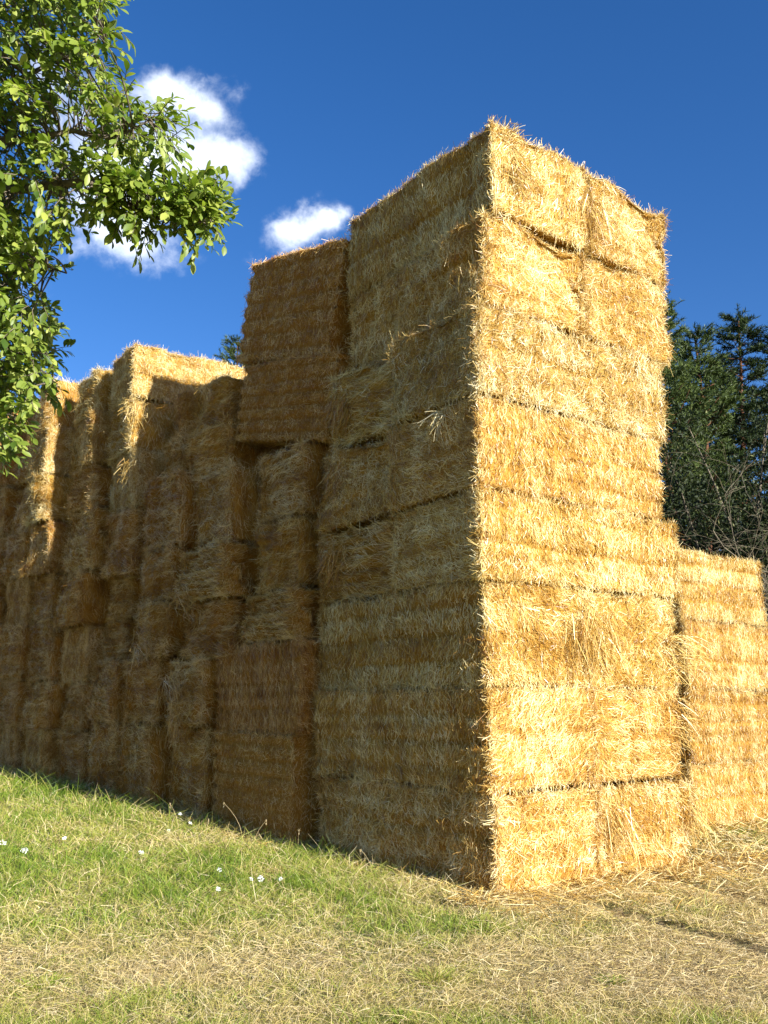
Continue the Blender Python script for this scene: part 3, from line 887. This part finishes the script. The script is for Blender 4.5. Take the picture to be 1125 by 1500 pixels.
def blades(n):
    p = scatter(n)
    dry = dryness(p)
    rm = rut_mask(p)
    q = np.c_[p, np.zeros(len(p))]
    tuf = vnoise(q, 7.0, 77)
    keep = (rng.random(len(p)) < np.clip(1.25 - 0.75 * dry + 0.35 * tuf, 0.06, 1)) & (rm < 0.25)
    p, dry, tuf, q = p[keep], dry[keep], tuf[keep], q[keep]
    n = len(p)
    r_ = np.linalg.norm(p, axis=1)
    b = (p - P0) @ W
    a = (p - P0) @ U
    h = (0.035 + 0.055 * (1 - dry)) * rng.gamma(4, 0.25, n) * (1 + 0.4 * tuf)
    edge = np.exp(-np.abs(a + 0.55 + 0.085 * b) / 0.5) * (b > 0.2)
    h = h * (1 + 0.9 * edge)
    lean = rng.normal(0, 1, (n, 2)) * (0.45 + 0.9 * dry)[:, None]
    d = unit(np.c_[lean, np.ones(n)])
    side = unit(np.cross(d, rng.normal(0, 1, (n, 3))))
    bend = np.c_[rng.normal(0, 1, (n, 2)) * 0.4, -0.3 * np.ones(n)] * h[:, None]
    wd = rng.uniform(0.0025, 0.0055, n) * np.clip(r_ / 6.5, 0.8, 3.0)
    tn = 0.37 + 0.5 * (dry - 0.35) * 1.4 + 0.10 * vnoise(q, 2.6, 91) + rng.normal(0, 0.12, n)
    dead = rng.random(n) < np.clip(0.22 + 0.75 * (dry - 0.3), 0.05, 0.8)
    tn = np.where(dead, rng.uniform(0.68, 1.0, n), tn)
    z = gz(p)
    mb = MB()
    ribbons(mb, np.c_[p, z - 0.004], d, h * 1.25, wd, side, bend, np.clip(tn, 0, 1), 0, seg=2, taper=0.25)
    return mb


tag(blades(560000).obj('grass', [M_grass]), 'short green and yellowing meadow grass', 'grass', kind='stuff')


def litter(p, Lm, tone0, tone1, lift=0.12, wmul=1.0, zoff=0.01):
    n = len(p)
    r_ = np.linalg.norm(p, axis=1)
    az = rng.uniform(0, 2 * math.pi, n)
    el = np.abs(rng.normal(0, lift, n))
    d = np.c_[np.cos(az) * np.cos(el), np.sin(az) * np.cos(el), np.sin(el)]
    L = Lm * rng.gamma(3, 0.33, n)
    side = unit(np.cross(d, np.c_[rng.normal(0, .5, (n, 2)), np.ones(n)]))
    z = gz(p) + rng.uniform(0.0, 1, n) * zoff * 2 + 0.004
    bend = rng.normal(0, 1, (n, 3)) * (L * 0.12)[:, None]
    bend[:, 2] = np.abs(bend[:, 2]) * -0.4
    mb = MB()
    wd = rng.uniform(0.003, 0.0065, n) * np.clip(r_ / 6.5, 0.8, 2.2) * wmul
    ribbons(mb, np.c_[p, z] - d * (L * .4)[:, None] * np.array([1, 1, 0]), d, L, wd, side, bend, rng.uniform(tone0, tone1, n), 0)
    return mb


p = scatter(330000)
dd = dryness(p)
p = p[(rng.random(len(p)) < np.clip((dd - 0.25) * 1.6, 0.05, 1)) & (rut_mask(p) < 0.5)]
tag(litter(p, 0.062, 0.52, 1.0, 0.2, 0.8, 0.02).obj('dead_grass', [M_grass]), 'matted dead grass and hay lying among the green', 'dead grass', kind='stuff')

# spilled straw round the foot of the sunlit face and of the right-hand stack
n = 10000
a = rng.uniform(-0.5, 3.9, n); b = -np.abs(rng.gamma(1.0, 0.30, n)) + 0.06
pp = xy(0, 0) + a[:, None] * U + b[:, None] * W
n = 4500
a = rng.uniform(3.0, 7.2, n); b = 1.42 - np.abs(rng.gamma(1.0, 0.35, n))
p2 = xy(0, 0) + a[:, None] * U + b[:, None] * W
n = 5000
b = rng.uniform(0, 14, n); a = -0.075 * b - 0.02 - np.abs(rng.gamma(1.0, 0.10, n))
p3 = xy(0, 0) + a[:, None] * U + b[:, None] * W
n = 3500
a = rng.uniform(2.6, 4.6, n); b = rng.uniform(-0.4, 2.5, n)
p4 = xy(0, 0) + a[:, None] * U + b[:, None] * W
pp = np.concatenate([pp, p2, p3, p4]); pp = pp[rut_mask(pp) < 0.5]
lt = litter(pp, 0.13, 0.35, 0.95, 0.22, 1.1, 0.02).obj('spilled_straw', [M_straw])
tag(lt, 'loose golden straw spilled along the foot of the stacks', 'straw', kind='stuff')


def clump(name, px, py, n, h, spread, tone0, tone1, label, cat, seed, mat=M_grass, wmul=1.0, group=None):
    r_ = np.random.default_rng(seed)
    x, y = on_ground(px, py)
    root = np.array([x, y, float(gz(np.array([[x, y]]))[0])])
    mb = MB()
    az = r_.uniform(0, 2 * math.pi, n)
    rr = r_.random(n) ** .5 * spread
    p = np.c_[np.cos(az) * rr, np.sin(az) * rr, np.zeros(n)]
    d = unit(np.c_[p[:, :2] / max(spread, 1e-3) * 0.8 + r_.normal(0, .25, (n, 2)), np.ones(n)])
    L = h * r_.uniform(.5, 1.1, n)
    side = unit(np.cross(d, r_.normal(0, 1, (n, 3))))
    bend = np.c_[d[:, :2] * 0.5, -0.35 * np.ones(n)] * L[:, None]
    ribbons(mb, p, d, L, r_.uniform(.003, .006, n) * wmul, side, bend, r_.uniform(tone0, tone1, n), 0, seg=3, taper=.2)
    o = mb.obj(name, [mat])
    o.location = root
    tag(o, label, cat, group)
    return o


clump('grass_tuft', 637, 1440, 420, 0.15, 0.08, 0.15, 0.65, 'rounded tuft of finer green grass on the dry strip in the foreground', 'grass tuft', 3)
clump('grass_tuft', 895, 1440, 120, 0.07, 0.06, 0.1, 0.4, 'small bright green weed tuft in the dry grass at the lower right', 'grass tuft', 4, wmul=2.2)
clump('grass_tuft', 592, 1497, 160, 0.09, 0.09, 0.1, 0.4, 'broad-bladed green tuft cut by the bottom edge', 'grass tuft', 5, wmul=2.2)
clump('grass_tuft', 1092, 1247, 160, 0.09, 0.12, 0.1, 0.45, 'green tuft near the foot of the low right-hand stack', 'grass tuft', 6, wmul=1.6)
clump('grass_tuft', 905, 1300, 120, 0.09, 0.09, 0.1, 0.5, 'green tuft in the spilled straw between the wheel ruts', 'grass tuft', 7, wmul=1.4)

for k_, (x_, y_, n_, lab_) in enumerate([(288, 1352, 150, 'dark green broad-bladed tuft left of centre in the foreground grass'), (165, 1205, 130, 'fresh green tuft near the shade edge at the left'),
        (398, 1262, 150, 'tall green tuft on the shade edge before the long bottom bale'), (720, 1365, 140, 'low green tuft in front of the near corner of the tall tower'),
        (60, 1445, 130, 'green tuft in the dry strip at the lower left corner')]):
    clump('grass_tuft', x_, y_, n_, 0.10, 0.10, 0.08, 0.42, lab_, 'grass tuft', 20 + k_, wmul=2.0)

# single tall seed stalks against the shade
for k, (x, y, h, lx, lab) in enumerate([
        (262, 1222, .34, -.35, 'dry seed stalk leaning left in front of the long bottom bale'), (355, 1232, .42, -.55, 'tallest dry stalk, leaning left before the long bottom bale'),
        (372, 1238, .26, .5, 'short dry stalk leaning right, crossing the tallest one'), (404, 1240, .24, -.1, 'upright thin stalk midway along the long bottom bale'),
        (436, 1250, .24, .05, 'upright thin stalk near the dark gap beside the tall tower'), (302, 1226, .20, .1, 'short green stalk left of the tallest dry one'),
        (18, 1150, .22, .1, 'thin stalk at the far left edge before the shaded wall'), (545, 1280, .22, -.5, 'bent stalk against the shaded foot of the tall tower')]):
    gx, gy = on_ground(x, y)
    mb = MB()
    pts = [np.array([lx * h * s * s, 0.03 * h * s, h * s]) for s in np.linspace(0, 1, 6)]
    tube(mb, pts, np.linspace(.0022, .0012, 6), 5, 0.85)
    e = pts[-1]
    r_ = np.random.default_rng(900 + k)
    m_ = 16
    pq = e + np.c_[np.zeros((m_, 2)), -r_.uniform(0, .06, m_)] + r_.normal(0, .002, (m_, 3))
    dq = unit(np.c_[r_.normal(0, .5, (m_, 2)), np.ones(m_)])
    st = empty('seed_stalk', (gx, gy, float(gz(np.array([[gx, gy]]))[0])))
    mb.obj('stem', [M_grass], st)
    hd = MB()
    ribbons(hd, pq, dq, np.full(m_, .02), np.full(m_, .004), unit(np.cross(dq, r_.normal(0, 1, (m_, 3)))), np.zeros((m_, 3)), 0.9, 0, seg=1, taper=.2)
    hd.obj('seed_head', [M_grass], st)
    tag(st, lab, 'grass stalk', 'tall dry stalks along the edge of the shade')

# white umbel flowers
FL = [(3, 1250, .034, .10, 'largest white flower head, at the left edge of the grass'), (34, 1258, .028, .08, 'white flower just right of the one at the left edge'),
      (95, 1236, .018, .06, 'small white flower low in the grass, third from the left'), (262, 1214, .018, .17, 'white flower on a tall thin stem against the shade'),
      (279, 1218, .018, .10, 'white flower just right of the tall-stemmed one against the shade'), (246, 1222, .020, .04, 'low white flower just left of the tall-stemmed one'),
      (321, 1284, .020, .06, 'white flower in mid grass, upper of the middle two'), (320, 1313, .018, .06, 'white flower in mid grass, lower of the middle two'),
      (380, 1300, .024, .07, 'brightest white flower of the row of three on the right'), (368, 1298, .015, .06, 'small white flower, left of the row of three on the right'),
      (412, 1298, .017, .06, 'faint white flower, right of the row of three'), (207, 1256, .022, .05, 'dull white flower head between the left pair and the middle')]
for k, (x, y, r0, h, lab) in enumerate(FL):
    gx, gy = on_ground(x, y)
    r_ = np.random.default_rng(700 + k)
    root = empty('white_flower', (gx, gy, float(gz(np.array([[gx, gy]]))[0])))
    r0 = r0 * 1.2
    st = MB()
    lean = r_.normal(0, .12, 2)
    pts = [np.array([lean[0] * h * s, lean[1] * h * s, h * s]) for s in np.linspace(0, 1, 4)]
    tube(st, pts, .0018, 5, 0.3)
    st.obj('stem', [M_grass], root)
    hd = MB()
    top = pts[-1]
    tilt = unit(np.array([0.3, -0.7, 0.75]) + r_.normal(0, .15, 3))
    e1 = unit(np.cross(tilt, [0, 0, 1.0])); e2 = np.cross(tilt, e1)
    for q in range(30):
        rr, an = r0 * math.sqrt(r_.random()), r_.uniform(0, 6.28)
        c_ = top + e1 * math.cos(an) * rr + e2 * math.sin(an) * rr + tilt * (0.006 * (1 - (rr / r0) ** 2) + r_.uniform(0, .002))
        s_ = 0.0055
        ang = np.linspace(0, 2 * math.pi, 6)[:-1] + r_.uniform(0, 6)
        nrm = unit(tilt + r_.normal(0, .25, 3)); f1 = unit(np.cross(nrm, e2)); f2 = np.cross(nrm, f1)
        V = np.array([c_ + (f1 * math.cos(t_) + f2 * math.sin(t_)) * s_ for t_ in ang] + [c_ + nrm * .0016])
        hd.add(V, [[i, (i + 1) % 5, 5] for i in range(5)], 0.5, 0)
    hd.obj('flower_head', [M_petal], root)
    tag(root, lab, 'flower', 'white wildflowers in the grass')


# ------------------------------------------------------------------ near tree (upper left)
def leaves(mb, base, d, up, L, wd, tone, curl):
    """folded pointed leaflets; all (n,*) arrays"""
    n = len(base)
    side = unit(np.cross(d, up))
    nrm = np.cross(side, d)
    ts = np.array([0.0, 0.14, 0.38, 0.64, 0.86, 1.0])
    ws = np.array([0.06, 0.42, 0.88, 1.0, 0.6, 0.02]) * 0.5
    K = len(ts)
    V = np.zeros((n, K, 3, 3))
    for k in range(K):
        c_ = base + d * (L * ts[k])[:, None] - nrm * (L * curl * ts[k] ** 2)[:, None]
        V[:, k, 1] = c_
        off = side * (wd * ws[k])[:, None]
        rise = nrm * (wd * ws[k] * 0.32)[:, None]
        V[:, k, 0] = c_ - off + rise
        V[:, k, 2] = c_ + off + rise
    b0 = (np.arange(n) * K * 3)[:, None]
    F = []
    for k in range(K - 1):
        for j in (0, 1):
            q = 3 * k + j
            F.append(np.concatenate([b0 + q, b0 + q + 1, b0 + q + 4, b0 + q + 3], 1))
    F = np.stack(F, 1).reshape(-1, 4)
    mb.add(V, F, np.repeat(tone, (K - 1) * 2), 0, True)


tree = empty('broadleaf_tree', (-4.9, 6.2, 0.0))
tag(tree, 'leafy broadleaf tree reaching in from the upper left, near the camera', 'tree')
wood = MB()
tp = [np.array(v) for v in ((-4.9, 6.2, -0.05), (-4.85, 6.15, 1.0), (-4.7, 6.2, 2.2), (-4.5, 6.1, 3.4), (-4.3, 6.0, 4.8), (-4.2, 6.0, 6.4), (-4.1, 5.9, 8.0))]
tube(wood, tp, [.24, .19, .17, .15, .11, .07, .03], 12)
limbs = []


def limb(start, pts, r0, r1):
    P = [np.array(start)] + [at(*q) for q in pts]
    P = np.array(P)
    # resample smoothly
    s = np.linspace(0, len(P) - 1, (len(P) - 1) * 5 + 1)
    i = np.clip(s.astype(int), 0, len(P) - 2); f = (s - i)[:, None]
    Q = P[i] * (1 - f) + P[i + 1] * f
    Q = Q + np.c_[vnoise(Q, 2.5, 1), vnoise(Q, 2.5, 2), vnoise(Q, 2.5, 3)] * 0.035
    limbs.append((Q, np.linspace(r0 * 0.6, r1 * 0.8, len(Q))))


limb((-4.45, 6.05, 3.6), [(-140, 330, 6.0), (0, 278, 5.7), (80, 266, 5.5), (130, 262, 5.45), (175, 300, 5.35), (225, 318, 5.25), (310, 314, 5.2)], .06, .006)
limb((-4.4, 6.0, 4.2), [(-160, 120, 6.2), (0, 140, 5.9), (70, 100, 5.7), (150, 60, 5.6)], .055, .006)
limb((-4.35, 6.0, 4.6), [(-120, 30, 6.2), (0, 20, 6.0), (90, -40, 5.8)], .05, .006)
limb((-4.4, 6.0, 4.0), [(-150, 230, 5.9), (20, 210, 5.6), (110, 190, 5.5), (170, 200, 5.4), (225, 175, 5.35)], .045, .005)
limb((-4.5, 6.1, 3.2), [(-160, 420, 6.1), (-20, 400, 5.8), (50, 380, 5.7), (95, 395, 5.6)], .045, .005)
limb((-4.6, 6.1, 2.8), [(-160, 520, 6.1), (-20, 500, 5.9), (35, 520, 5.8), (70, 560, 5.7)], .045, .005)
limb((-4.6, 6.1, 2.6), [(-160, 600, 6.1), (-40, 600, 5.9), (25, 620, 5.8)], .04, .005)
# envelope of the crown, right-hand limit by height
env = [(-80, 175), (0, 172), (40, 168), (80, 185), (110, 188), (150, 190), (175, 205), (195, 215), (215, 185), (240, 165), (262, 170), (285, 170), (300, 165), (320, 130), (350, 85), (375, 100), (400, 95), (430, 80), (470, 78), (510, 70), (545, 70), (570, 75), (590, 52), (615, 25), (645, 5)]
ey, ex = zip(*env)
shoots = []
rt_ = np.random.default_rng(5)
while len(shoots) < 1550:
    y_ = rt_.uniform(-80, 655)
    xm = np.interp(y_, ey, ex)
    x_ = xm - 4 - rt_.random() ** 0.9 * (xm + 110)
    q_ = vnoise(np.array([[x_ / 60., y_ / 60., 0]]), 1.0, 9)[0]
    if q_ < -0.45: continue
    if 395 < y_ < 440 and x_ > 40: continue
    shoots.append(at(x_, y_, rt_.uniform(5.1, 6.5)))
for _ in range(200):            # the arm reaching right
    s_ = rt_.random() ** 0.85
    x_ = 160 + 158 * s_
    y_ = 286 + 22 * s_ + rt_.normal(0, 14) + 8 * math.sin(s_ * 3)
    shoots.append(at(x_, y_, rt_.uniform(5.05, 5.45)))
for _ in range(34):
    shoots.append(at(rt_.uniform(170, 245), rt_.uniform(165, 215), rt_.uniform(5.2, 5.5)))
for _ in range(420):           # rest of the crown, outside the picture
    v = unit(rt_.normal(0, 1, 3)) * rt_.random() ** .4
    c_ = np.array([-5.1, 6.4, 5.2]) + v * np.array([2.3, 2.3, 3.0])
    if c_[0] / (c_[1] * math.cos(PITCH) + (c_[2] - EYE) * math.sin(PITCH)) < -0.47:
        shoots.append(c_)
shoots = np.array(shoots)
allp = np.concatenate([q for q, _ in limbs] + [np.array(tp)[2:]])
fol = MB()
B_, D_, U_, L_, W_, T_ = [], [], [], [], [], []
for s in shoots:
    k = np.argmin(np.linalg.norm(allp - s, axis=1) + 0.35 * np.maximum(0, allp[:, 0] - s[0]))
    o_ = allp[k]
    v = s - o_
    dist = np.linalg.norm(v)
    if dist > 0.02:
        mid = o_ + v * 0.5 + np.array([0, 0, 0.10 * dist]) + rt_.normal(0, 0.03, 3)
        n_ = 7
        tt = np.linspace(0, 1, n_)[:, None]
        pts = (1 - tt) ** 2 * o_ + 2 * tt * (1 - tt) * mid + tt ** 2 * s
        if dist < 0.45:
            tube(wood, pts, np.linspace(0.004 + 0.006 * dist, 0.0022, n_), 5)
    gd = unit(v + 1e-6) * 0.8 + np.array([0.25, -0.25, 0.05]) + rt_.normal(0, .35, 3)
    gd = unit(gd)
    sl = rt_.uniform(0.10, 0.24)
    pts = np.array([s + gd * sl * t_ + np.array([0, 0, -0.05]) * t_ * t_ for t_ in np.linspace(0, 1, 5)])
    tube(wood, pts, np.linspace(.0026, .0014, 5), 4)
    m_ = rt_.integers(8, 14)
    for q in range(m_):
        f_ = (q + 0.6) / m_
        b_ = s + gd * sl * f_ + np.array([0, 0, -0.05]) * f_ * f_
        sd = unit(np.cross(gd, rt_.normal(0, 1, 3)))
        dd_ = unit(gd * (0.55 + 0.5 * f_) + sd * (1 - 0.35 * f_) + np.array([0, 0, -0.38]))
        B_.append(b_); D_.append(dd_)
        U_.append(unit(np.array([0, 0, 0.7]) + 0.9 * np.array(sun_dir) + rt_.normal(0, .45, 3)))
        l_ = rt_.uniform(0.036, 0.082)
        L_.append(l_); W_.append(l_ * rt_.uniform(0.40, 0.52))
        T_.append(np.clip(0.52 + rt_.normal(0, .26), 0, 1))
leaves(fol, np.array(B_), np.array(D_), np.array(U_), np.array(L_), np.array(W_), np.array(T_), 0.16)
for q, r_ in limbs:
    tube(wood, q, r_, 8)


def local(o, parent):
    o.parent = parent
    o.matrix_parent_inverse = Matrix.Translation(-parent.location)
    return o


local(wood.obj('trunk', [M_bark]), tree)
local(fol.obj('crown', [M_leaf]), tree)


# ------------------------------------------------------------------ conifers and scrub behind
def conifer(x, y, h, spread, seed, label, bare=0.12, tone0=0.5, dens=1.0, open_=0.5, upturn=0.25):
    r_ = np.random.default_rng(seed)
    z0 = float(gz(np.array([[x, y]]))[0]) - 0.1
    root = empty('pine_tree', (x, y, z0))
    tag(root, label, 'tree', 'conifers behind the stacks')
    wd = MB(); fo = MB()
    n_ = 12
    tz = np.linspace(0, h, n_)
    tx = np.c_[0.15 * np.sin(tz * 0.5 + seed), 0.15 * np.cos(tz * 0.43 + seed), tz]
    tx[:, :2] -= tx[0, :2]
    tube(wd, tx, np.linspace(h * 0.016, 0.02, n_), 8)
    nb = int(h * 12 * dens)
    NB, ND, NT_ = [], [], []
    for k in range(nb):
        f = (k + r_.random()) / nb
        f = bare + (1 - bare) * f
        zb = h * f
        prof = (1 - f) ** 0.75 * (0.65 + 0.35 * math.sin(f * 21 + seed)) + 0.06
        Lb = spread * prof * r_.uniform(0.6, 1.2)
        az = k * 2.39996 + r_.normal(0, .3)
        o_ = np.array([np.interp(zb, tz, tx[:, 0]), np.interp(zb, tz, tx[:, 1]), zb])
        dv = np.array([math.cos(az), math.sin(az), r_.uniform(0.0, 0.45)])
        m_ = 6
        ts = np.linspace(0, 1, m_)
        pts = np.array([o_ + dv * Lb * t_ + np.array([0, 0, upturn * Lb * t_ * t_ - 0.12 * Lb * t_]) for t_ in ts])
        tube(wd, pts, np.linspace(0.012 * Lb + .012, 0.006, m_), 5)
        # side twigs with needle sprays
        ntw = int(6 + Lb * 9)
        tpos = r_.uniform(0.28, 1.0, ntw)
        bt = r_.normal(0, 0.12)
        for t_ in tpos:
            c_ = o_ + dv * Lb * t_ + np.array([0, 0, upturn * Lb * t_ * t_ - 0.12 * Lb * t_])
            tl = 0.22 + 0.35 * r_.random()
            sd = unit(np.cross(dv, [0, 0, 1.0])) * r_.choice([-1, 1])
            td = unit(unit(dv) * 0.8 + sd * r_.uniform(0, 1) + np.array([0, 0, r_.uniform(-.1, .5)]))
            nn_ = int(34 * open_ / 0.5)
            s_ = r_.random(nn_) ** 0.6
            NB.append(c_ + td[None] * (s_ * tl)[:, None])
            ND.append(unit(td[None] * 0.7 + r_.normal(0, .55, (nn_, 3)) + np.array([0, 0, .15])))
            NT_.append(np.clip(tone0 + bt + r_.normal(0, .14, nn_) + 0.2 * (s_ - 0.5), 0, 1))
    NB, ND, NT_ = np.concatenate(NB), np.concatenate(ND), np.concatenate(NT_)
    n = len(NB)
    ribbons(fo, NB, ND, r_.uniform(.08, .15, n), r_.uniform(.014, .028, n), unit(np.cross(ND, r_.normal(0, 1, (n, 3)))), r_.normal(0, .01, (n, 3)), NT_, 0, seg=1, taper=0.3)
    wd.obj('trunk', [M_pbark], root)
    fo.obj('crown', [M_needle], root)


def gpos(px, depth):
    d = ray(px, 900.0)
    d = d[:2] / np.linalg.norm(d[:2])
    return d * depth


def top_h(px, py, depth):
    d = ray(px, py)
    return EYE + d[2] / np.linalg.norm(d[:2]) * depth


for px, py, dist, spread, seed, tn, dn, up_, lab in [
        (985, 452, 25.0, 3.0, 31, .72, 1.25, .5, 'bright green pine rising right beside the tall tower'),
        (1046, 486, 26.0, 2.6, 35, .66, 1.2, .5, 'green pine with a thin leader, second right of the tall tower'),
        (1122, 462, 27.0, 2.6, 33, .34, 1.2, .1, 'darkest conifer, at the right edge of the view'),
        (1085, 540, 29.0, 2.8, 34, .36, 1.0, .2, 'lower dark conifer filling the gap at the right'),
        (1010, 520, 31.0, 3.2, 36, .35, 1.0, .2, 'dark conifer standing behind the two green pines'),
        (1190, 470, 27.5, 3.2, 37, .36, 1.0, .2, 'dark conifer just beyond the right edge'),
        (331, 503, 38.0, 3.0, 38, .62, 1.0, .5, 'distant pine whose tip shows above the bale wall')]:
    x, y = gpos(px, dist)
    conifer(x, y, top_h(px, py, dist) - float(gz(np.array([[x, y]]))[0]) + .1, spread, seed, lab, tone0=tn, dens=dn, upturn=up_)


def shrub(px, dist, h, rad, seed, label, n=26000, name='leafy_shrub', tone0=.35):
    r_ = np.random.default_rng(seed)
    x, y = gpos(px, dist)
    root = empty(name, (x, y, float(gz(np.array([[x, y]]))[0]) - .05))
    tag(root, label, 'shrub', 'scrub in front of the conifers')
    wd = MB(); fo = MB()
    cl = []
    for k in range(16):
        az = r_.uniform(0, 6.28); e = r_.uniform(.2, .75)
        end = np.array([math.cos(az) * rad * e * 1.2, math.sin(az) * rad * e * 1.2, h * r_.uniform(.45, .97)])
        tt = np.linspace(0, 1, 7)[:, None]
        mid = end * np.array([.35, .35, .55]) + r_.normal(0, .15, 3)
        pts = 2 * tt * (1 - tt) * mid + tt ** 2 * end
        tube(wd, pts, np.linspace(.05, .012, 7), 5)
        cl += [(pts[3], .5), (pts[4], .6), (pts[5], .6), (pts[6], .5)]
    cen = np.array([c_ for c_, _ in cl]); rad_ = np.array([q * rad * .55 for _, q in cl])
    k = r_.integers(0, len(cen), n)
    off = unit(r_.normal(0, 1, (n, 3))) * (r_.random(n) ** .5)[:, None] * rad_[k][:, None]
    p_ = cen[k] + off
    p_ = p_[p_[:, 2] > 0.2]
    n = len(p_)
    d_ = unit(r_.normal(0, 1, (n, 3)))
    tn = tone0 + 0.18 * vnoise(p_, 1.4, seed) + r_.normal(0, .12, n)
    tn = np.where(r_.random(n) > .965, 1.0, tn)
    leaves(fo, p_, d_, unit(r_.normal(0, .6, (n, 3)) + np.array([.3, -.5, .6])), r_.uniform(.06, .11, n), r_.uniform(.035, .055, n), np.clip(tn, 0, 1), .1)
    wd.obj('stems', [M_bark], root)
    fo.obj('crown', [M_bushleaf], root)


shrub(1075, 21.5, 8.3, 2.6, 51, 'dark leafy shrub with pale leaf tips above the low right-hand stack', 24000)
shrub(1010, 22.5, 6.6, 2.4, 52, 'dark shrub in the gap between the tall tower and the low stack', 20000, tone0=.22)
shrub(1160, 22.0, 8.0, 2.8, 53, 'dark leafy shrub mostly cut by the right edge', 20000)


def bare_tree(px, dist, h, seed, label):
    r_ = np.random.default_rng(seed)
    x, y = gpos(px, dist)
    mb = MB()

    def grow(p, d, L, r0, lev):
        m_ = 7
        pts = [p]; dd = d.copy()
        for _ in range(m_ - 1):
            dd = unit(dd + r_.normal(0, .16, 3) + np.array([0, 0, -.02 * lev]))
            pts.append(pts[-1] + dd * L / (m_ - 1))
        tube(mb, pts, np.linspace(r0, r0 * .45, m_), 5 if lev < 2 else 4)
        if lev < 4:
            for _ in range(r_.integers(3, 6)):
                k = r_.integers(2, m_)
                nd = unit(dd + r_.normal(0, .75, 3) + np.array([0, -.1, .05]))
                grow(pts[k], nd, L * r_.uniform(.5, .8), r0 * .52, lev + 1)
    for _ in range(4):
        grow(np.array([0, 0, 0.0]) + r_.normal(0, .15, 3) * np.array([1, 1, 0]), unit(np.array([r_.normal(-.15, .35), r_.normal(0, .2), 1.0])), h * .42, .030, 0)
    o = mb.obj('bare_shrub', [M_dead])
    o.location = (x, y, float(gz(np.array([[x, y]]))[0]) - .05)
    tag(o, label, 'shrub', 'bare branched shrubs')


bare_tree(1085, 18.4, 7.6, 64, 'grey leafless shrub whose pale twigs spread before the dark trees')
bare_tree(1150, 18.8, 7.4, 66, 'leafless shrub beyond the right edge, twigs reaching in')
SC.cycles.max_bounces = 8
